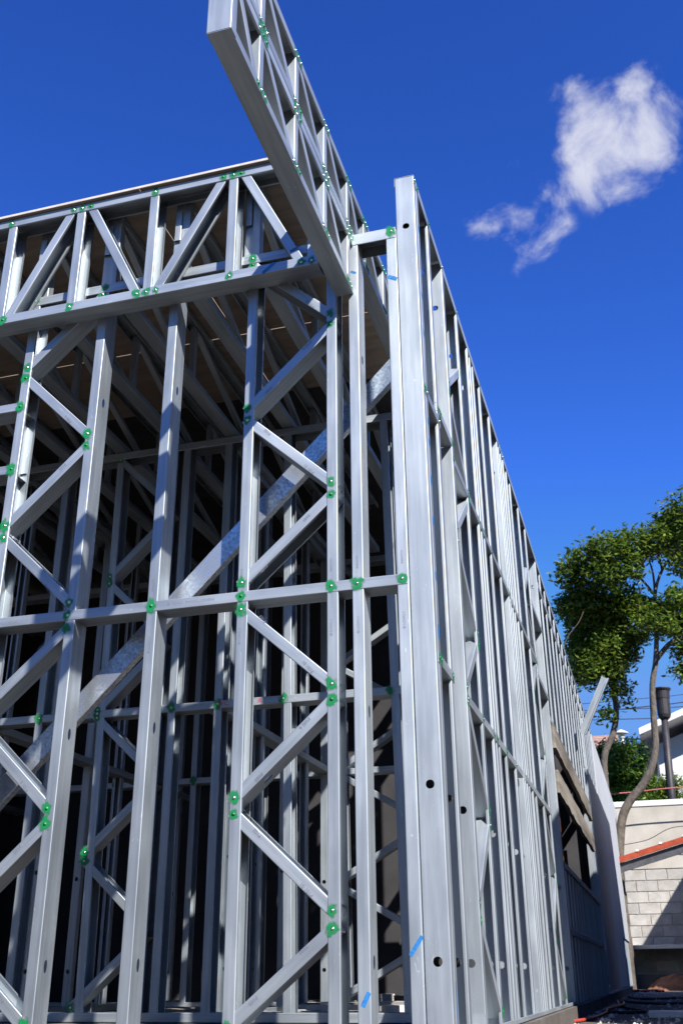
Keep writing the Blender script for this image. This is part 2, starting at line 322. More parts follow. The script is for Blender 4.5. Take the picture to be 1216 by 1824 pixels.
def spline(P, n=6):
    P = [Vector(p) for p in P]; out = []
    for i in range(len(P) - 1):
        a = P[max(i - 1, 0)]; b = P[i]; c = P[i + 1]; d = P[min(i + 2, len(P) - 1)]
        for k in range(n):
            t = k / n; out.append(0.5 * ((2 * b) + (c - a) * t + (2 * a - 5 * b + 4 * c - d) * t * t + (3 * b - a - 3 * c + d) * t ** 3))
    out.append(P[-1]); return out
I4 = Matrix.Identity(4)
# ------------------------------------------------------------------ ground and slab
def sheet(name, x0, x1, y0, y1, z, mt, nx=1, ny=1, amp=0.0, kind='structure', label=None):
    V = []; F = []
    for j in range(ny + 1):
        for i in range(nx + 1):
            V.append((x0 + (x1 - x0) * i / nx, y0 + (y1 - y0) * j / ny, z + random.uniform(-amp, amp)))
    for j in range(ny):
        for i in range(nx):
            a = j * (nx + 1) + i; F.append((a, a + 1, a + nx + 2, a + nx + 1))
    return place(name, mesh(name, V, F, mt), I4, kind=kind, label=label)
sheet('ground', -400, 400, -400, 800, -0.09, MGRD)
box('floor_slab', (-8.5, 2.9, -0.4), (-0.575, 22.2, -0.004), MCON, kind='structure')
# ------------------------------------------------------------------ front wall frame
YF = 3.2
fwf = empty('front_wall_frame', 'front galvanised steel wall frame with zigzag braces and green-marked screws', 'wall frame', (-2.0, YF, 0))
HN = ((0.217, 0.010, 0.021), (0.98, 0.010, 0.021), (2.356, 0.010, 0.021))
def fstud(xl, web, z1=2.925, z0=0.0, holes=HN, par=None, y=YF, far=False):
    par = par or fwf
    if web == 'R': return cee('stud', par, (xl + 0.041, y + 0.045, z0), (xl + 0.041, y + 0.045, z1), (-1, 0, 0), holes=tuple((h[0] - z0, h[1], h[2]) for h in holes if h[0] < z1 - .05))
    return cee('stud', par, (xl, y + 0.045, z0), (xl, y + 0.045, z1), (1, 0, 0), holes=tuple((h[0] - z0, h[1], h[2]) for h in holes if h[0] < z1 - .05))
XZ, XA, XC, XD, XE, XFs, XG = -2.338, -1.999, -1.665, -1.311, -0.976, -0.884, -0.724
sZ = fstud(XZ, 'L'); sA = fstud(XA, 'R'); sC = fstud(XC, 'R'); sD = fstud(XD, 'L')
sE = fstud(XE, 'L'); sF = fstud(XFs, 'R'); sG = fstud(XG, 'R')
for x in (-3.35, -3.01, -2.67): fstud(x, 'L')
rail = cee('rail', fwf, (-4.2, YF + 0.045, 1.398), (-0.688, YF + 0.045, 1.398), (0, 0, 1), w=0.093, fl=0.04)
cee('rail', fwf, (-4.2, YF + 0.045, 2.36), (-2.31, YF + 0.045, 2.36), (0, 0, 1), w=0.0925, fl=0.04)
cee('rail', fwf, (-4.2, YF + 0.045, 2.062), (-2.31, YF + 0.045, 2.062), (0, 0, 1), w=0.0925, fl=0.04)
top_t = cee('top_track', fwf, (-4.2, YF + 0.045, 2.935), (-1.058, YF + 0.045, 2.935), (0, 0, -1), w=0.094, fl=0.045, lip=0.002)
topfg = cee('top_track', fwf, (-0.885, YF + 0.045, 2.936), (-0.684, YF + 0.045, 2.936), (0, 0, -1), w=0.094, fl=0.055, lip=0.002)
cee('bottom_track', fwf, (-4.2, YF + 0.045, -0.001), (-0.684, YF + 0.045, -0.001), (0, 0, 1), w=0.094, fl=0.04, lip=0.002)
def diag(par, x0, z0, x1, z1, y=YF, down=True, w=0.086, holes=(), ext=0.012, name='brace'):
    a = Vector((x0, y + 0.045, z0)); b = Vector((x1, y + 0.045, z1)); d = (b - a).normalized(); a -= d * ext; b += d * ext
    n = Vector((0, 1, 0)).cross(d); n = n if n.z > 0 else -n      # n points up: web underneath
    if not down: n = -n
    return cee(name, par, a - n * 0.0205, b - n * 0.0205, n, w=w, fl=0.040, holes=holes)
XZc, XAc, XDc, XEc = -2.318, -1.990, -1.296, -0.960
Enod = [0.338, 1.046, 1.802, 2.545]; Dnod = [0.04, 0.691, 1.42, 2.168, 2.91]
dz = 0.026
for zz, (xo, xi) in ((0, (XDc, XEc)), (1, (XAc, XZc))):
    # outer stud nodes (D or A) and inner stud nodes (E or Z)
    for i in range(4):
        lo = Dnod[i] + (0.0 if i == 0 else dz) + (0.025 if i == 2 else 0); hi = Dnod[i + 1] - dz - (0.025 if i == 1 else 0)
        diag(fwf, xo, lo, xi, Enod[i] - dz, down=not (i == 2 and zz == 0), holes=((0.13, 0.012, 0.02),) if i == 1 else ())
        diag(fwf, xi, Enod[i] + dz, xo, hi)
        so_, si_ = (sD, sE) if zz == 0 else (sA, sZ)
        for z in (lo, hi): screw(so_, (xo, YF - 0.0, z), (0, -1, 0))
        for z in (Enod[i] - dz, Enod[i] + dz): screw(si_, (xi, YF, z), (0, -1, 0), big=1.1)
for x, b in ((XZc, 1), (XAc, 1), (XC + 0.018, 1), (XDc, 1.05), (XEc, 1.1), (-0.866, 1.25), (-0.706, 1.1)):
    screw(rail, (x, YF - 0.0015, 1.42), (0, -1, 0), big=b)
screw(topfg, (-0.868, YF - 0.002, 2.918), (0, -1, 0), big=0.7); screw(topfg, (-0.702, YF - 0.002, 2.915), (0, -1, 0), big=1.1)
for z in (2.378, 2.082): screw(sZ, (XZc - 0.006, YF - 0.0025, z), (0, -1, 0), big=1.3)
for x in (-2.32, -1.98, -1.64, -1.296, -1.12): screw(top_t, (x, YF - 0.002, 2.915), (0, -1, 0))
# bay between G and the side wall: marker lines, printed codes
strip(sG, (XG + 0.004, YF, 2.697), (XG + 0.038, YF, 2.675), (0, -1, 0), 0.02)
strip(sG, (XG + 0.003, YF, 0.235), (XG + 0.041, YF, 0.285), (0, -1, 0), 0.014)
strip(sF, (XFs + 0.012, YF, 2.755), (XFs + 0.032, YF, 2.742), (0, -1, 0), 0.011)
strip(sF, (XFs + 0.015, YF, 0.10), (XFs + 0.036, YF, 0.135), (0, -1, 0), 0.016)
def code_on(par, x0, z0, x1, z1, t, s, off=0.0, size=0.017):
    x = x0 + (x1 - x0) * t; z = z0 + (z1 - z0) * t; an = math.atan2(z1 - z0, x1 - x0)
    if abs(an) > math.pi / 2: an += math.pi
    text(par, s, (x, YF + 0.0012, z), (0, -1, 0), an + math.pi, size, MINK)
for i in range(4):
    a, b = ('P103', 'P102 6') if i % 2 else ('P105', 'P101')
    code_on(fwf, XDc, Dnod[i], XEc, Enod[i], 0.25, a); code_on(fwf, XDc, Dnod[i], XEc, Enod[i], 0.72, b)
    code_on(fwf, XEc, Enod[i], XDc, Dnod[i + 1], 0.25, 'P101 01'); code_on(fwf, XEc, Enod[i], XDc, Dnod[i + 1], 0.75, 'P103')
    code_on(fwf, XZc, Enod[i], XAc, Dnod[i + 1], 0.7, 'P102', off=1); code_on(fwf, XAc, Dnod[i], XZc, Enod[i], 0.3, 'P101 6')
text(fwf, 'INEHOTTJOHNI  OVOL  8', (-1.49, YF - 0.0015, 1.42), (0, -1, 0), math.pi, 0.016, MINK)
text(fwf, 'P101', (-2.22, YF - 0.0015, 1.42), (0, -1, 0), math.pi, 0.016, MINK)
for x in (XC + .02, XEc, -0.864, -0.704, XDc): text(fwf, '8I LOVO I', (x, YF, 1.27), (0, -1, 0), math.pi / 2, 0.014, MINK)
for x in (XC + .02, XEc, -0.864, -0.704, XDc): text(fwf, 'INHOTTI', (x, YF, 1.50), (0, -1, 0), math.pi / 2, 0.012, MINK)
# galvanised strap channel running diagonally behind the front wall
a = Vector((-0.695, 3.345, 2.419)); b = Vector((-2.75, 3.345, 0.34)); d = (b - a).normalized(); n = Vector((0, 1, 0))
cee('diagonal_strap', None, a, b, n, w=0.078, fl=0.035, lip=0.004, mt=MSP, label='spangled zinc diagonal channel running behind the front wall studs', cat='brace')
# ------------------------------------------------------------------ fascia truss in front of the wall head
ft = empty('fascia_truss', 'lattice header truss across the top of the front wall under the deck edge', 'truss', (-2.0, 3.11, 2.755))
Y1 = 3.11
tc_ = cee('top_chord', ft, (-4.3, Y1 + 0.045, 3.333), (-0.942, Y1 + 0.045, 3.333), (0, 0, -1), fl=0.043)
bc_ = cee('bottom_chord', ft, (-4.3, Y1 + 0.045, 2.755), (-0.985, Y1 + 0.045, 2.755), (0, 0, 1), fl=0.045)
vx = [-2.433, -2.087, -1.7295, -1.3615, -1.008]
vx = [vx[0] - 0.7, vx[0] - 0.35] + vx
for i, x in enumerate(vx):
    cee('vertical', ft, (x - 0.021, Y1 + 0.046, 2.772), (x - 0.021, Y1 + 0.046, 3.316), (1, 0, 0), w=0.086)
def tdiag(xa, za, xb, zb, down):
    a = Vector((xa, Y1 + 0.046, za)); b = Vector((xb, Y1 + 0.046, zb)); d = (b - a).normalized()
    n = Vector((0, 1, 0)).cross(d); n = n if n.z > 0 else -n
    if not down: n = -n
    cee('diagonal', ft, a - n * 0.0205, b - n * 0.0205, n, w=0.084, fl=0.04)
for i in range(len(vx) - 1):
    l_, r_ = vx[i] + 0.045, vx[i + 1] - 0.045
    if i % 2 == 0: tdiag(l_ - .01, 2.772, r_, 3.312, False)
    else: tdiag(l_, 3.312, r_, 2.772, True)
for x in (-2.44, -2.125, -2.084, -2.041, -1.727, -1.409, -1.362, -1.326): screw(tc_, (x, Y1, 3.309), (0, -1, 0), big=0.85)
for x in (-2.41, -2.089, -1.775, -1.732, -1.687, -1.361, -1.053, -1.009): screw(bc_, (x, Y1, 2.776), (0, -1, 0), big=0.95)
strip(bc_, (-1.215, Y1, 2.757), (-1.165, Y1, 2.797), (0, -1, 0), 0.018, MBLUE)
strip(ft, (-1.10, Y1 + 0.002, 2.842), (-1.06, Y1 + 0.002, 2.858), (0, -1, 0), 0.010, MBLUE)
# ------------------------------------------------------------------ lattice beams (cantilever and floor trusses)
def lattice(par, x0, x1, z0, z1, ya, yb, ys, screws=False, post=True, far=False):
    w = x1 - x0; ww = 0.038 if far else w; xc = (x0 + x1) / 2
    bc = cee('bottom_chord', par, (xc, ya, z0), (xc, yb, z0), (0, 0, 1), w=w, fl=0.036, lip=0.008)
    tcd = cee('top_chord', par, (xc, ya, z1), (xc, yb, z1), (0, 0, -1), w=w, fl=0.036, lip=0.008)
    if post: cee('end_post', par, (xc, ya - 0.001, z0 + 0.003), (xc, ya - 0.001, z1 - 0.003), (0, 1, 0), w=w + 0.003, fl=0.04, lip=0.008)
    pv = ya + 0.03
    for i, y in enumerate(ys):
        cee('vertical', par, (xc, y - 0.02, z0 + 0.012), (xc, y - 0.02, z1 - 0.012), (0, 1, 0), w=ww - 0.004, fl=0.03 if far else 0.036, lip=0.006 if far else 0.008)
        a = Vector((xc, pv + 0.015, z1 - 0.02)); b = Vector((xc, y - 0.03, z0 + 0.02)); dd = (b - a).normalized()
        n = Vector((1, 0, 0)).cross(dd); n = n if n.y > 0 else -n
        cee('diagonal', par, a - n * 0.017, b - n * 0.017, n, w=ww - 0.006, fl=0.026 if far else 0.034, lip=0.006 if far else 0.008)
        pv = y
        if screws:
            for z, pp in ((z0 + 0.018, bc), (z1 - 0.018, tcd)):
                for q in (-0.03, 0.0, 0.03): screw(pp, (x1, y + q, z), (1, 0, 0), big=0.8)
    return bc, tcd
ct = empty('cantilever_truss', 'double-height lattice truss projecting out over the wall towards the viewer', 'truss', (-0.9, 1.9, 2.64))
bys = [2.152, 2.492, 2.83, 3.145]
lattice(ct, -0.936, -0.862, 2.642, 2.914, 1.90, 3.197, bys, screws=True)
lattice(ct, -0.936, -0.862, 2.919, 3.188, 1.90, 9.5, bys + [3.41, 3.75, 4.09, 4.43, 4.77, 5.11, 5.5, 5.9, 6.3], screws=True)
fts = None
for i, x in enumerate((-1.307, -1.638, -1.975, -2.31, -2.65, -2.99, -3.33, -3.67, -4.0)):
    f = empty('floor_truss', 'x', 'truss', (x, 3.21, 2.94), 'floor trusses under the deck')
    f['label'] = ['first floor truss left of the projecting beam under the plywood deck', 'second floor truss left of the projecting beam under the deck', 'third floor truss left of the projecting beam, above the leftmost full stud',
                  'fourth floor truss left of the projecting beam, high at the picture edge'][i] if i < 4 else ['fifth', 'sixth', 'seventh', 'eighth', 'ninth'][i - 4] + ' floor truss left of the projecting beam, beyond the left picture edge'
    lattice(f, x - 0.034, x + 0.034, 2.94, 3.322, 3.215, 6.55, [4.1, 5.1, 6.2], post=True, far=True)
    # bright end bracket seen through the fascia truss
    cee('end_bracket', f, (x - 0.03, 3.213, 3.10), (x - 0.03, 3.213, 3.26), (1, 0, 0), w=0.02, fl=0.03, lip=0.004)
# deck of plywood panels
dk = empty('roof_deck', 'brown plywood deck on the floor trusses with light slits between panels', 'deck', (-2, 3.11, 3.335))
for i, (xa, xb) in enumerate(((-1.80, -0.945), (-3.03, -1.806), (-4.25, -3.036))):
    for j, (ya, yb) in enumerate(((3.10, 4.268), (4.276, 4.9))):
        box('plywood_panel', (xa, ya, 3.335), (xb, yb, 3.347), MPLY, dk)
box('edge_strip', (-4.25, 3.094, 3.336), (-0.945, 3.0985, 3.3475), MPLYE, dk)
for i, (ya, yb) in enumerate(((4.904, 6.1), (6.104, 7.3), (7.304, 8.5), (8.504, 9.7), (9.704, 12.0))):
    for xa, xb in ((-2.6, -0.945), (-4.4, -2.604), (-6.6, -4.404)): box('black_deck_panel', (xa, ya, 3.336), (xb, yb, 3.349), MBLK, dk)  # deck carries on in near-black panels towards the back
# ------------------------------------------------------------------ side wall frame (runs away from the viewer)
XO = -0.602; TW = 0.079; XM = XO - TW / 2
sw = empty('side_wall_frame', 'long side wall frame of close steel studs running away to the right', 'wall frame', (XM, 3.2, 0))
HS = (0.217, 0.727, 2.936)
def sstud(y, kind, z0=0.0, z1=3.18, hz=HS, jit=0.0, par=None, mt=None, nm='stud'):
    """kind 'F': web faces the viewer; 'O': open side faces the viewer; y is the near face"""
    hs_ = tuple((h - z0, 0.0142, 0.0142) for h in hz if z0 + 0.06 < h < z1 - 0.06)
    j = random.uniform(-jit, jit)
    if kind == 'F': return cee('stud', par or sw, (XM, y, z0), (XM + j, y, z1), (0, 1, 0), w=TW, fl=0.04, holes=hs_)
    return cee('stud', par or sw, (XM, y + 0.041, z0), (XM + j, y + 0.041, z1), (0, -1, 0), w=TW, fl=0.04, holes=hs_)
S1 = sstud(3.208, 'F', z1=3.19); S2 = sstud(3.25, 'O')
ys1 = [(3.475, 'O'), (3.79, 'F'), (4.158, 'O'), (4.468, 'O'), (4.555, 'O'), (4.648, 'O'), (4.868, 'O'), (5.21, 'O'), (5.53, 'F'), (5.60, 'O'), (5.69, 'O'), (5.785, 'O'), (5.95, 'O'), (6.13, 'O'), (6.54, 'O'), (6.93, 'O')]
for y, k in ys1: sstud(y, k, jit=0.002)
sstud(7.6, 'F')
def srail(y0, y1, zt, fl=0.038, w=TW + 0.003, n=(0, 0, 1)):
    z = zt - fl if n[2] > 0 else zt
    return cee('rail', sw, (XM, y0, z), (XM, y1, z), n, w=w, fl=fl)
R1 = srail(3.215, 3.53, 2.20); R2 = srail(3.475, 3.788, 2.258); R3 = srail(3.834, 5.59, 2.185); R4 = srail(3.834, 5.50, 1.16); R5 = srail(3.24, 3.53, 1.165)
srail(5.60, 7.0, 2.17); srail(5.60, 7.0, 1.165); srail(6.93, 7.64, 2.075); srail(6.93, 7.64, 2.60)
TT = cee('top_track', sw, (XM, 3.2065, 3.192), (XM, 21.6, 3.192), (0, 0, -1), w=TW + 0.004, fl=0.045, lip=0.002)
cee('bottom_track', sw, (XM, 3.198, -0.001), (XM, 7.66, -0.001), (0, 0, 1), w=TW + 0.004, fl=0.02, lip=0.002)
def ydiag(y0, z0, y1, z1, flip=False):
    a = Vector((XM, y0, z0)); b = Vector((XM, y1, z1)); d = (b - a).normalized(); a -= d * 0.012; b += d * 0.012
    n = Vector((1, 0, 0)).cross(d); n = n if n.y > 0 else -n
    if flip: n = -n
    return cee('brace', sw, a - n * 0.0195, b - n * 0.0195, n, w=TW - 0.003, fl=0.039)
nn = [0.38, 1.155, 1.82, 2.52]; fn = [0.03, 0.748, 1.49, 2.158, 2.86]
for ya, yb in ((3.81, 4.19), (6.57, 6.95)):
    for i in range(4):
        ydiag(ya + 0.024, nn[i] - 0.04, yb, fn[i] + 0.027); ydiag(yb, fn[i + 1] - 0.027, ya + 0.024, nn[i] + 0.04)
        for y, z in ((ya, nn[i] - .027), (ya, nn[i] + .03), (yb, fn[i] + .027), (yb, fn[i + 1] - .027)): screw(sw, (XO + 0.0003, y, z), (1, 0, 0), far=ya > 5, big=1.0)
for rl, zt, ysx in ((R1, 2.182, (3.225, 3.27, 3.50)), (R2, 2.24, (3.50, 3.54, 3.81)), (R5, 1.147, (3.26, 3.29, 3.50)), (R3, 2.167, (3.81, 4.18, 4.49, 4.57, 4.67, 4.89, 5.23, 5.55)), (R4, 1.142, (3.82, 4.18, 4.49, 4.58, 4.89, 5.23)), (TT, 3.172, (3.22, 3.27, 3.50, 3.81, 4.18, 4.89, 5.6, 5.7, 5.8))):
    for y in ysx: screw(rl, (XO + 0.0022, y, zt), (1, 0, 0), big=0.9)
# end tabs folded round the foot of some studs
for y in (3.79,): box('foot_clip', (XO - 0.07, y - 0.006, 0.0), (XO + 0.002, y - 0.002, 0.062), MS, sw)
# blue chalk marks down the second stud
for z in (2.05, 1.96, 1.80, 1.64, 1.43, 1.22, 2.44, 2.62, 2.95):
    strip(S2, (XO + 0.0002, 3.27, z), (XO + 0.0002, 3.27, z + random.uniform(0.02, 0.045)), (1, 0, 0), 0.026)
strip(S2, (XO + 0.0002, 3.262, 0.03), (XO + 0.0002, 3.268, 0.16), (1, 0, 0), 0.008)
# cripple studs above the wide opening, header, sill and studs under it
for k in range(11):
    y = 7.9 + 0.4 * k
    sstud(y, 'O', 1.9 if y < 11.8 else 2.3, 3.18, ())
srail(7.64, 12.3, 2.99, fl=0.05); srail(7.64, 12.0, 1.93, fl=0.04)
for k in range(15): sstud(7.78 + 0.285 * k, 'O', 0.0, 0.86, ())
cee('sill_track', sw, (XM, 7.64, 0.90), (XM, 12.0, 0.90), (0, 0, -1), w=TW + 0.01, fl=0.045, lip=0.002)
srail(7.7, 11.9, 0.47, fl=0.045)
sstud(12.0, 'F')
for k in range(24):
    y = 12.4 + 0.39 * k
    if y < 21.5: sstud(y, 'O' if k % 5 else 'F', 0.0 if y > 17 else 2.3, 3.18, ())
# black sheets stand in for shade behind the header and sill studs
box('header_shade_panel', (XO - 0.10, 7.66, 1.93), (XO - 0.088, 11.95, 2.55), MBLK, sw)
box('sill_shade_panel', (XO - 0.10, 7.7, 0.0), (XO - 0.088, 11.95, 0.88), MBLK, sw)
# weathered planks across the opening
for z0, z1, nm in ((1.70, 1.87, 'upper weathered grey plank nailed across the wall opening'), (1.37, 1.535, 'lower weathered grey plank nailed across the wall opening')):
    V = []; F = []; ny = 24
    for i in range(ny + 1):
        y = 7.66 + 4.1 * i / ny; j = random.uniform(-0.012, 0.012)
        V += [(XO - 0.012, y, z0 + j), (XO + 0.02, y, z0 + j), (XO + 0.02, y, z1 + j * .4), (XO - 0.012, y, z1 + j * .4)]
    for i in range(ny):
        for k in range(4):
            F.append((i * 4 + k, i * 4 + (k + 1) % 4, i * 4 + 4 + (k + 1) % 4, i * 4 + 4 + k))
    F += [(3, 2, 1, 0), (ny * 4, ny * 4 + 1, ny * 4 + 2, ny * 4 + 3)]
    place('timber_plank', mesh('timber_plank', V, F, MWOOD), I4, label=nm, cat='plank', group='planks across the wall opening')
# fibre cement boards on the far part of the side wall
cb = empty('board_cladding', 'pale grey fibre cement boards fixed to the far part of the side wall', 'cladding', (XO, 12, 0))
for ya, yb, za, zb in ((12.02, 13.2, 0.02, 2.30), (13.215, 14.4, 0.02, 2.30), (14.415, 15.6, 0.02, 2.30), (15.615, 17.2, 0.02, 2.30), (17.215, 18.4, 0.70, 3.10), (18.415, 19.9, 0.70, 3.10), (19.915, 21.5, 0.70, 3.10), (14.0, 15.6, 2.32, 3.10), (15.615, 17.2, 2.32, 3.10)):
    box('board' if za > 0.1 else 'shaded_steel_sheet', (XO + 0.004, ya, za), (XO + 0.016, yb, zb), MBOARD if za > 0.1 else MS, cb)  # lower boards given steel to darken the stretch in shade
box('brown_post', (-0.84, 9.6, 0), (-0.76, 9.7, 2.9), MRUST, label='dark brown post seen through the wide opening of the side wall', cat='post')
cee('loose_channel', None, (-0.52, 10.5, 2.38), (-0.235, 10.5, 2.93), (0, -1, 0.2), w=0.075, fl=0.035, label='loose steel channel leaning out above the far top of the side wall', cat='steel channel')
# ------------------------------------------------------------------ interior partition frames
def part_frame(label, y, xs, x0, x1, rz=1.398, zig=None, far=False, zt=2.93, group='inner partition frames', skiprail=False):
    p = empty('partition_frame', label, 'wall frame', ((x0 + x1) / 2, y, 0), group)
    for x in xs: cee('stud', p, (x + (0.041 if random.random() < .4 else 0), y + 0.045, 0), (x + 0.0, y + 0.045, zt), (1, 0, 0))
    rl = cee('rail', p, (x0, y + 0.045, rz), (x1, y + 0.045, rz), (0, 0, 1), w=0.093, fl=0.04)
    cee('top_track', p, (x0, y + 0.045, zt + 0.005), (x1, y + 0.045, zt + 0.005), (0, 0, -1), w=0.094, fl=0.045, lip=0.002)
    cee('bottom_track', p, (x0, y + 0.045, -0.001), (x1, y + 0.045, -0.001), (0, 0, 1), w=0.094, fl=0.04, lip=0.002)
    for x in xs: screw(rl, (x + .02, y - 0.0015, rz + 0.022), (0, -1, 0), far=far, big=1.3)
    for xa, xb in (zig or []):
        A = [0.04, 0.72, 1.42, 2.155, 2.91]; B = [0.38, 1.07, 1.79, 2.53]
        for i in range(4):
            diag(p, xa, A[i] + .02, xb, B[i] - .02, y=y); diag(p, xb, B[i] + .02, xa, A[i + 1] - .02, y=y)
            if not far:
                for z in (A[i] + .02, A[i + 1] - .02): screw(p, (xa, y - 0.0006, z), (0, -1, 0), big=1.2)
    return p, rl
def part_frame_y(label, x, ys, y0, y1, rz=1.398, zt=2.93, group='inner partition frames'):
    p = empty('partition_frame', label, 'wall frame', (x, (y0 + y1) / 2, 0), group)
    for y in ys: cee('stud', p, (x, y, 0), (x, y, zt), (0, 1 if random.random() < .5 else -1, 0), w=0.05, holes=((0.217, .012, .012), (0.727, .012, .012)))
    cee('rail', p, (x, y0, rz), (x, y1, rz), (0, 0, 1), w=0.093, fl=0.04)
    cee('top_track', p, (x, y0, zt + 0.005), (x, y1, zt + 0.005), (0, 0, -1), w=0.094, fl=0.045, lip=0.002)
    cee('bottom_track', p, (x, y0, -0.001), (x, y1, -0.001), (0, 0, 1), w=0.094, fl=0.04, lip=0.002)
    return p
p1, r1 = part_frame('nearest inner partition frame, its rail marked with red letters', 4.64, [-3.35, -3.01, -2.67, -2.33, -2.255, -2.005, -1.66, -1.12, -0.78], -3.9, -0.72, zig=[(-2.65, -2.31)])
text(r1, 'WC', (-1.955, 4.638, 1.42), (0, -1, 0), 0, 0.034, MRED, 'red_marking'); text(r1, 'A', (-1.762, 4.638, 1.42), (0, -1, 0), 0, 0.034, MRED, 'red_marking')
part_frame('second inner partition frame, dim behind the one with red letters', 6.6, [-4.2, -3.6, -3.0, -2.5, -1.95, -1.4, -0.8], -4.8, -0.72, zig=[(-1.93, -1.38)], far=True)
part_frame_y('lengthwise partition of close studs seen between the leftmost studs', -3.35, [4.9 + .45 * k for k in range(6)], 4.74, 7.3)
part_frame_y('lengthwise partition of close studs behind the rail with the red letters', -2.02, [4.95 + .4 * k for k in range(5)], 4.74, 6.6)
part_frame_y('outer lengthwise frame along the far left side of the building', -4.9, [3.4 + .42 * k for k in range(10)], 3.3, 7.5)
en = empty('interior_blackout', 'black membrane sheets added to darken the interior at left and back', 'blackout', (-5, 8, 0))
for k in range(4): box('blackout_sheet', (-5.02 - 0.012 * (k % 2), 3.3 + 1.06 * k, 0.0), (-5.012 - 0.012 * (k % 2), 3.3 + 1.06 * k + 1.12, 3.3), MBLK, en)  # sheets added to block daylight so the interior stays dark
for k in range(4): box('blackout_sheet', (-5.08 + 1.07 * k, 7.55 + 0.012 * (k % 2), 0.0), (-5.08 + 1.07 * k + 1.16, 7.558 + 0.012 * (k % 2), 3.3), MBLK, en)
for k in range(4): box('blackout_sheet', (-5.0 + 1.07 * k, 12.1 + 0.012 * (k % 2), 0.0), (-5.0 + 1.07 * k + 1.12, 12.108 + 0.012 * (k % 2), 3.3), MBLK, en)
# rubble and offcuts on the inner floor; pale ones stand in for sunlit slab
for i in range(34):
    x = random.uniform(-2.0, -0.9) if i % 3 else random.uniform(-2.6, -0.8); y = random.uniform(4.8, 7.2)
    sx, sy, sz = random.uniform(.12, .5), random.uniform(.05, .14), random.uniform(.012, .045)
    me = box('timber_offcut', (0, 0, 0), (sx, sy, sz), MPLYE if i % 3 else MWOOD, label=('pale board offcut doubling as sunlit slab on the inner floor' if i % 3 else 'grey weathered timber offcut lying on the inner floor'), cat='offcut', group='offcuts on the inner floor')
    me.matrix_basis = Matrix.Translation((x, y, sz / 2 + random.choice((0, 0, 0.03)))) @ Matrix.Rotation(random.uniform(-.6, .6), 4, 'Z')
# ------------------------------------------------------------------ alley on the right: cables, timber, earth
def cable(name, pts, rad, mt, label, cat, group=None):
    return place(name, tube_mesh(name, spline(pts, 8), rad, mt, 6), I4, label=label, cat=cat, group=group)
cable('red_hose', [(-0.60, 6.9, -0.078), (-0.50, 7.5, -0.078), (-0.47, 8.6, -0.078), (-0.50, 9.4, -0.078), (-0.42, 10.6, -0.07), (-0.52, 12.6, -0.078)], 0.011, MRCAB, 'orange-red cable curving along the ground beside the side wall', 'cable')
gz = -0.079
cable('black_cable', [(-0.56, 12.5, gz), (-0.45, 10.5, gz), (-0.28, 9.3, gz), (-0.2, 8.9, gz), (-0.33, 8.6, gz), (-0.5, 8.75, gz)], 0.012, MCAB, 'black cable lying in a flat loop nearest to the wall foot', 'cable', 'black cables on the ground')
cable('black_cable', [(-0.55, 13.5, gz), (-0.42, 12.0, gz), (-0.15, 11.2, gz), (0.3, 11.4, gz), (0.6, 11.2, gz)], 0.012, MCAB, 'black cable running off across the ground to the right edge', 'cable', 'black cables on the ground')
cable('black_cable', [(-0.5, 14.5, gz), (-0.3, 13.2, gz), (0.1, 13.6, gz), (0.7, 13.0, gz)], 0.014, MCAB, 'black cable farthest from the viewer, by the end of the wall', 'cable', 'black cables on the ground')
tb = box('white_timber', (-0.155, 7.85, -0.089), (0.5, 7.96, -0.045), MWHT, bev=0.004, label='white painted timber bar lying on the ground at the lower right', cat='timber')
V = []; F = []
for j in range(13):
    for i in range(13):
        xx = i / 12 * 2 - 1; yy = j / 12 * 2 - 1; h = max(0, 1 - (xx * xx + yy * yy)) ** 0.8
        V.append((0.15 + xx * 0.55, 20.6 + yy * 0.5, -0.10 + 0.26 * h * random.uniform(0.75, 1.1)))
for j in range(12):
    for i in range(12): a = j * 13 + i; F.append((a, a + 1, a + 14, a + 13))
place('earth_heap', mesh('earth_heap', V, F, MEARTH), I4, label='small heap of red earth at the foot of the block wall', cat='earth heap')
cable('red_hose', [(-0.62, 18.6, -0.07), (-0.5, 18.9, -0.07), (-0.35, 18.7, -0.07), (-0.2, 19.0, -0.07), (-0.1, 18.6, -0.075)], 0.022, mat('red_plastic', (0.32, 0.015, 0.015), .4), 'short bright red hose lying by the far end of the building', 'hose')
V = []; F = []
for i in range(900):
    x = random.uniform(-0.57, 0.6); y = 4.7 + 14 * random.random() ** 1.6; q = random.uniform(0.004, 0.016) * (1.8 if random.random() < .08 else 1)
    b = len(V)
    for dx, dy, dz_ in ((-1, -.8, 0), (1, -.6, 0), (.7, 1, 0), (-.8, .7, 0), (.1, 0, 1.1)): V.append((x + dx * q * random.uniform(.6, 1.2), y + dy * q, -0.0895 + dz_ * q))
    F += [(b, b + 1, b + 4), (b + 1, b + 2, b + 4), (b + 2, b + 3, b + 4), (b + 3, b, b + 4)]
place('rubble', mesh('rubble', V, F, mat('rubble_stone', (0.40, 0.36, 0.31), .9, 0, .4, 8)), I4, label='crumbs of mortar and stone scattered along the foot of the side wall', cat='rubble', kind='stuff')
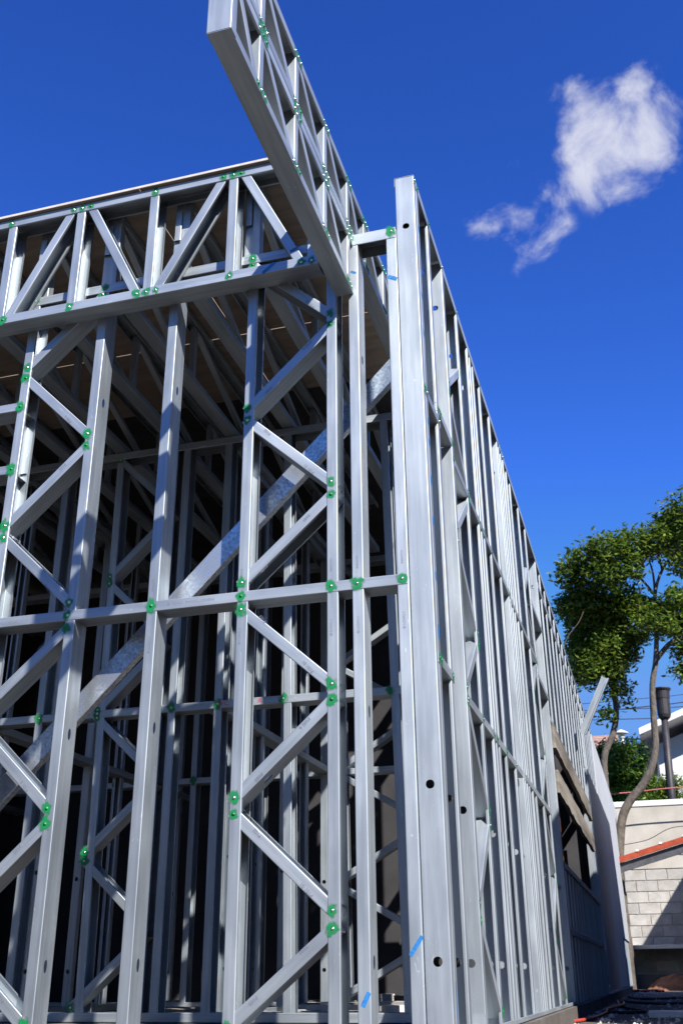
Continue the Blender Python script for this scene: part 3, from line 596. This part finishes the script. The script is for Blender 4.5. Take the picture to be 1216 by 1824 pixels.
# ------------------------------------------------------------------ block wall at the end of the alley
YB = 22.0
bw = empty('block_wall', 'tall boundary wall of grey concrete blocks with cream plastered top', 'wall', (0, YB, 0))
box('mortar_core', (-3.4, YB + 0.012, -0.09), (6.0, YB + 0.14, 2.05), MMORT, bw)
for j in range(10):
    z0 = 0.005 + 0.205 * j
    for i in range(22):
        x0 = -2.4 + 0.405 * i + (0.2 if j % 2 else 0)
        if x0 > 3.4: continue
        e = random.uniform(0, 0.005)
        box('block', (x0, YB - e * 0, z0), (x0 + 0.393, YB + 0.03, z0 + 0.193), MBLKW, bw, bev=0.004).location.y -= e
box('plaster_band', (-3.4, YB - 0.012, 2.06), (6.0, YB + 0.15, 3.24), MPLAS, bw)
box('coping', (-3.4, YB - 0.03, 3.245), (6.0, YB + 0.17, 3.36), MWHT, bw, bev=0.01)
box('ledge', (-3.4, YB - 0.55, 0.60), (6.0, YB - 0.006, 0.67), MWHT, bw, bev=0.006)
box('plinth', (-3.4, YB - 0.50, -0.09), (6.0, YB - 0.40, 0.17), MCON, bw)
# orange lean-to roof frame in front of the wall
cn = empty('lean_to_roof', 'small lean-to roof with orange primed steel beam against the block wall', 'roof', (0.5, 20.2, 2))
def slope_beam(name, xa, za, xb, zb, y0, y1, h, mt, par):
    V = [(xa, y0, za - h), (xb, y0, zb - h), (xb, y0, zb), (xa, y0, za), (xa, y1, za - h), (xb, y1, zb - h), (xb, y1, zb), (xa, y1, za)]
    return place(name, mesh(name, V, [(0, 1, 2, 3), (7, 6, 5, 4), (3, 2, 6, 7), (1, 0, 4, 5), (0, 3, 7, 4), (2, 1, 5, 6)], mt), I4, par)
sl_ = (2.42 - 2.12) / 1.12
def zz(x): return 2.12 + (x + 0.55) * sl_
slope_beam('fascia_beam', -0.75, zz(-0.75), 3, zz(3), 20.0, 20.06, 0.10, MORG, cn)
slope_beam('soffit_beam', -0.75, zz(-0.75) - 0.105, 3, zz(3) - 0.105, 20.07, 20.13, 0.16, MDKS, cn)  # secondary beam coloured dark for the shade under the soffit
for k in range(9):
    x = -0.7 + 0.42 * k; box('clip', (x, 19.985, zz(x) - 0.0), (x + 0.05, 19.998, zz(x) + 0.035), MWHT, cn)
box('post', (2.8, 20.0, -0.09), (2.88, 20.08, zz(2.8) - 0.3), MORG, cn)
# ------------------------------------------------------------------ neighbouring buildings that shade the alley
nb = empty('neighbour_building', 'dark rendered neighbouring house close on the right, outside the picture', 'building', (2.2, 10, 0))
MDBR = mat('dark_brown_render', (0.10, 0.08, 0.065), 0.9, 0, 0.25, 3)
box('wall', (1.25, 5.3, -0.09), (5.2, 10.0, 3.50), MDBR, nb); box('parapet', (1.21, 5.26, 3.502), (5.24, 9.996, 3.62), MDBR, nb)
box('wall', (1.25, 10.004, -0.09), (5.2, 15.1, 4.54), MDBR, nb); box('parapet', (1.21, 10.0, 4.542), (5.24, 15.14, 4.66), MDBR, nb)
nb2 = empty('neighbour_shed', 'dark rendered shed beside the block wall on the right, outside the picture', 'shed', (3.5, 20, 0))
box('wall', (2.3, 17.6, -0.09), (5.0, 21.8, 4.08), MDBR, nb2); box('roof_slab', (2.28, 17.58, 4.082), (5.1, 21.85, 4.2), MDBR, nb2)
# unseen houses and hedge added behind and left to cut low sky light
MHED = mat('skyblock_green', (0.05, 0.075, 0.03), 0.9, 0, 0.4, 2)
for i, (x0, x1, y0, y1, h, rh) in enumerate(((-30, -17, -22, -14, 6.5, 2.0), (-15, -3, -21, -13, 5.8, 2.2), (0, 13, -24, -15, 5.0, 1.8), (16, 30, -22, -14, 4.8, 1.6))):
    hh = empty('skyblock_house', ['leftmost added brown house blocking sky behind the viewer', 'added brown house blocking sky straight behind the viewer', 'added brown house blocking sky behind the viewer, right of the middle', 'rightmost added brown house blocking sky behind the viewer'][i], 'house', ((x0 + x1) / 2, (y0 + y1) / 2, -0.09), 'added sky-blocking houses')
    box('wall', (x0, y0, -0.09), (x1, y1, h), MDBR, hh)
    V = [(x0 - .4, y0 - .4, h), (x1 + .4, y0 - .4, h), (x1 + .4, y1 + .4, h), (x0 - .4, y1 + .4, h), (x0 - .4, (y0 + y1) / 2, h + rh), (x1 + .4, (y0 + y1) / 2, h + rh)]
    place('roof', mesh('roof', V, [(0, 1, 5, 4), (2, 3, 4, 5), (0, 4, 3), (1, 2, 5), (3, 2, 1, 0)], MTILE), I4, hh)
box('skyblock_hedge', (-12.5, -12, -0.09), (-11.3, 26, 5.2), MHED, bev=0.3, label='tall dark hedge added at left to block sky, outside the picture', cat='hedge')
# white house behind
hs_ = empty('white_house', 'cream house with white eaves behind the boundary wall at the right', 'house', (3, 29, 0))
V = [(0.45, 27.6, -0.09), (7, 27.6, -0.09), (7, 27.6, 8.0), (0.45, 27.6, 5.55), (0.45, 34, -0.09), (7, 34, -0.09), (7, 34, 8.0), (0.45, 34, 5.55)]
place('wall', mesh('wall', V, [(0, 1, 2, 3), (7, 6, 5, 4), (3, 2, 6, 7), (0, 3, 7, 4), (2, 1, 5, 6)], MWHT), I4, hs_)
V = [(0.06, 26.7, 5.66), (7, 26.7, 8.26), (7, 26.7, 8.42), (0.06, 26.7, 5.82), (0.06, 34, 5.66), (7, 34, 8.26), (7, 34, 8.42), (0.06, 34, 5.82)]
place('roof', mesh('roof', V, [(0, 1, 2, 3), (7, 6, 5, 4), (3, 2, 6, 7), (0, 4, 5, 1), (0, 3, 7, 4), (2, 1, 5, 6)], MWHT), I4, hs_)
rl_ = empty('tiled_roof_house', 'distant house with faded red tiled roof low behind the trees', 'house', (-1.2, 33, 0))
box('wall', (-4, 32.5, -0.09), (-0.75, 36, 6.4), MPLAS, rl_)
V = [(-4.2, 32.2, 6.4), (-0.6, 32.2, 6.4), (-0.6, 34.2, 7.25), (-4.2, 34.2, 7.25), (-4.2, 36.2, 6.4), (-0.6, 36.2, 6.4)]
place('roof', mesh('roof', V, [(0, 1, 2, 3), (3, 2, 5, 4), (0, 3, 4), (1, 5, 2), (0, 4, 5, 1)], MTILE), I4, rl_)
# roof vent
V, F = lathe([(0.05, 4.9), (0.05, 5.45), (0.075, 5.46), (0.075, 5.52), (0.02, 5.525), (0.02, 5.56), (0.17, 5.565), (0.17, 5.585), (0.03, 5.66)], 14)
place('roof_vent', mesh('roof_vent', V, F, MWHT, False), Matrix.Translation((-0.37, 26, 0)), label='small white mushroom roof vent above the bush', cat='roof vent')
# black lamp / flue post
lp = empty('flue_post', 'black flue pipe with wide capped cylinder beside the tree trunk', 'flue', (0.52, 23, -0.09))
place('pole', tube_mesh('pole', [(0.52, 23, -0.09), (0.53, 23, 3.45), (0.615, 23, 5.27)], [0.095, 0.089, 0.07], MPIPE, 14), I4, lp)
V, F = lathe([(0.05, -0.06), (0.09, -0.02), (0.105, 0.03), (0.105, 0.28), (0.112, 0.285), (0.118, 0.40), (0.14, 0.43), (0.145, 0.445), (0.14, 0.455)], 20)
place('cylinder_cap', mesh('cylinder_cap', V, F, MPIPE, False), Matrix.Translation((0.62, 23, 5.25)) @ Matrix.Rotation(math.radians(2), 4, 'Y') @ Matrix.Scale(1.35, 4), lp)
# overhead wires
for i, (za, zb, w) in enumerate(((7.11, 7.02, 0.012), (7.02, 7.14, 0.016), (6.84, 6.72, 0.012), (7.30, 7.36, 0.009))):
    P = [(-8 + 3 * k, 30, (za + (zb - za) * (k * 3 - 6.3) / 3.0) - 0.0) for k in range(8)]
    P = [(x, y, z + 0.006 * (x * x) - 0.0) for x, y, z in P]
    place('overhead_wire', tube_mesh('overhead_wire', P, w, MCAB, 5), I4, label=['lowest' , 'second', 'third', 'topmost'][[1, 2, 0, 3][i]] + ' overhead wire crossing the sky behind the trees', cat='wire', group='overhead wires')
# wires and line on the alley wall
cable('garden_wire', [(-1.2, 21.5, 3.45), (-0.3, 21.5, 3.46), (0.4, 21.5, 3.50), (1.4, 21.5, 3.52)], 0.012, mat('pink_line', (.45, .12, .12)), 'reddish line strung just above the block wall', 'line')
cable('wall_wire', [(-0.9, 21.6, 2.45), (-0.1, 21.6, 2.55), (0.5, 21.6, 2.78), (1.4, 21.6, 2.72)], 0.007, MCAB, 'thin dark wire sagging across the cream top of the block wall', 'wire')
# ------------------------------------------------------------------ trees
def crown_mesh(name, lobes, y, mt, size, dens, depth=1.0, seed=1):
    rnd = random.Random(seed); V = []; F = []
    for (x, z, rr) in lobes:
        yy = y + rnd.uniform(-0.45, 0.45) * depth; nclump = max(6, int(dens * rr * rr * 380))
        for _ in range(nclump):
            while True:
                v = Vector((rnd.uniform(-1, 1), rnd.uniform(-1, 1), rnd.uniform(-1, 1)))
                if 0.35 < v.length < 1.08: break
            c = Vector((x + v.x * rr * 1.12, yy + v.y * rr * 1.6 * depth, z + v.z * rr * 1.0))
            for _k in range(rnd.randint(7, 12)):
                p = c + Vector((rnd.gauss(0, 1), rnd.gauss(0, 1), rnd.gauss(0, 0.7))) * 0.10
                s = size * rnd.uniform(0.6, 1.25)
                n = Vector((rnd.gauss(0, .6), rnd.gauss(0, .6), 1)).normalized()
                a = n.cross(Vector((rnd.gauss(0, 1), rnd.gauss(0, 1), 0.1))).normalized(); b = n.cross(a)
                i = len(V); V += [p - a * s, p + b * s * .42 - n * s * .1, p + a * s, p - b * s * .42 - n * s * .1]; F.append((i, i + 1, i + 2, i + 3))
    return mesh(name, V, F, mt)
def branch(par, P, nm='branch', mt=None):
    return place(nm, tube_mesh(nm, spline([(p[0], p[2], p[1]) for p in P], 4), None or [q for q in radl(P)], mt or MBARK, 8), I4, par)
def radl(P):
    out = []
    for i in range(len(P) - 1):
        for k in range(4): out.append(P[i][3] + (P[i + 1][3] - P[i][3]) * k / 4)
    out.append(P[-1][3]); return out
T1 = empty('broadleaf_tree', 'tall broadleaf tree with forked leaning trunk in front of the block wall', 'tree', (-0.66, 20.5, -0.09))
yt = 20.5
tr = [(-0.66, -0.09), (-0.64, 1.0), (-0.63, 1.83), (-0.55, 2.42), (-0.45, 2.87), (-0.27, 3.17), (-0.04, 3.4), (0.17, 3.72), (0.31, 4.14), (0.35, 4.67), (0.41, 5.33), (0.54, 5.83), (0.65, 6.58), (0.70, 7.17), (0.91, 7.69), (1.41, 8.32)]
rd = [.11, .10, .09, .085, .085, .082, .08, .076, .07, .064, .058, .054, .042, .036, .028, .016]
branch(T1, [(x, z, yt, q) for (x, z), q in zip(tr, rd)], 'trunk')
for P in ([(0.54, 5.83, .055), (0.83, 6.13, .05), (1.13, 6.3, .042), (1.5, 6.73, .03)], [(0.70, 7.17, .03), (0.47, 7.56, .022), (0.21, 7.78, .016), (-0.2, 8.0, .01)], [(0.65, 6.58, .03), (0.40, 6.95, .02), (0.1, 7.1, .012)],
          [(0.70, 7.17, .03), (0.72, 7.7, .02), (0.62, 8.2, .012)], [(0.91, 7.69, .025), (0.9, 8.2, .016), (1.05, 8.7, .01)], [(1.41, 8.32, .02), (1.7, 8.6, .012)], [(0.47, 7.56, .016), (0.45, 7.95, .01), (0.3, 8.3, .006)], [(0.21, 7.78, .014), (-.1, 7.75, .01), (-.5, 7.7, .006)], [(1.13, 6.3, .02), (1.3, 6.7, .015), (1.25, 7.1, .01)]):
    branch(T1, [(x, z, yt + 0.03, q) for x, z, q in P])
LA = [(-0.96, 8.04, 0.22), (-0.59, 8.25, 0.32), (-0.11, 8.38, 0.35), (0.41, 8.51, 0.35), (0.89, 8.7, 0.34), (1.37, 8.89, 0.35), (1.83, 8.64, 0.54), (-0.71, 7.72, 0.30), (-0.18, 7.78, 0.34), (0.29, 8.0, 0.25),
 (0.72, 6.9, 0.24), (1.32, 6.8, 0.28), (0.42, 6.62, 0.22), (1.05, 7.1, 0.22), (1.01, 6.66, 0.28), (1.36, 6.16, 0.40), (0.76, 6.45, 0.19), (1.29, 7.96, 0.22), (1.23, 7.2, 0.16), (1.02, 5.62, 0.17), (1.5, 9.3, .35), (1.1, 9.15, .18)]
LA = [(x, z - max(0, z - 6.2) * 0.15, q * 0.95) for x, z, q in LA]
place('crown', crown_mesh('crown', LA, yt, MLEAF, 0.07, 2.6, 1.0, 3), I4, T1, kind='stuff')
T2 = empty('slender_tree', 'slender broadleaf tree with curved thin trunk behind the leaning channel', 'tree', (-0.7, 21.2, -0.09))
tr2 = [(-0.6, -0.09, .08), (-0.71, 2.5, .075), (-0.72, 3.56, .07), (-0.67, 4.17, .068), (-0.47, 4.55, .066), (-0.35, 4.99, .06), (-0.34, 5.45, .055), (-0.3, 6.28, .04), (-0.25, 7.01, .02)]
branch(T2, [(x, z, 21.2, q) for x, z, q in tr2], 'trunk')
for P in ([(-0.30, 6.28, .03), (-0.6, 6.7, .02), (-0.85, 7.1, .012)], [(-0.32, 5.9, .03), (-0.05, 6.3, .02), (0.15, 6.8, .01)], [(-0.34, 5.45, .02), (-0.55, 5.8, .014), (-0.75, 6.1, .01)], [(-0.34, 5.1, .014), (-0.2, 5.3, .01), (-0.12, 5.5, .006)]):
    branch(T2, [(x, z, 21.2, q) for x, z, q in P])
LB = [(-0.88, 7.3, 0.36), (-0.37, 7.3, 0.38), (0.08, 7.3, 0.31), (0.51, 7.15, 0.26), (-0.72, 6.65, 0.38), (-0.21, 6.72, 0.33), (-0.83, 6.1, 0.33), (-0.38, 6.18, 0.33), (-0.65, 5.75, 0.26), (-0.32, 5.78, 0.22), (-0.1, 5.55, 0.11), (-0.08, 6.22, 0.22), (-1.09, 5.8, 0.14), (0.21, 6.55, 0.18), (-0.55, 4.98, .10), (-0.36, 5.4, .10), (-.15, 5.25, .07)]
LB = [(x, z - max(0, z - 6.2) * 0.15, q) for x, z, q in LB]
place('crown', crown_mesh('crown', LB, 21.1, MLEAF, 0.07, 3.6, 0.9, 4), I4, T2, kind='stuff')
B1 = empty('round_bush', 'bright green round bush rising behind the block wall', 'bush', (-0.5, 24, -0.09))
place('stem', tube_mesh('stem', [(-0.5, 24, -0.09), (-0.45, 24, 2.5), (-0.4, 24, 4.0)], [.05, .04, .02], MTWIG, 7), I4, B1)
place('crown', crown_mesh('crown', [(-0.59, 4.68, 0.33), (-0.32, 4.4, 0.36), (-0.11, 4.1, 0.28), (-0.78, 4.07, 0.36), (-0.44, 3.87, 0.38), (-0.15, 4.72, 0.22), (-0.84, 4.64, 0.25), (-0.5, 3.4, .5), (-.95, 3.5, .4), (0.0, 3.6, .3)], 24, MLEAF2, 0.06, 3.5, 0.7, 5), I4, B1, kind='stuff')
B2 = empty('low_hedge', 'dark green low hedge behind the wall below the cream house', 'hedge', (0.5, 24.5, -0.09))
place('stem', tube_mesh('stem', [(0.5, 24.5, -0.09), (0.5, 24.5, 2.0), (0.55, 24.5, 3.7)], [.05, .04, .02], MTWIG, 7), I4, B2)
place('crown', crown_mesh('crown', [(0.29, 3.92, 0.31), (0.59, 3.97, 0.24), (0.05, 3.75, 0.26), (0.9, 3.6, 0.23), (0.3, 3.5, .4), (0.8, 3.4, .35), (1.3, 3.5, .3)], 24.5, MLEAF, 0.05, 4, 0.6, 6), I4, B2, kind='stuff')
# twig tip rising beyond the side wall
cable('bare_twig', [(-1.02, 17, 5.2), (-0.9, 17, 5.42), (-0.72, 17, 5.62), (-0.62, 17, 5.8)], 0.006, MTWIG, 'thin bare twig sticking up beyond the far wall top', 'twig')
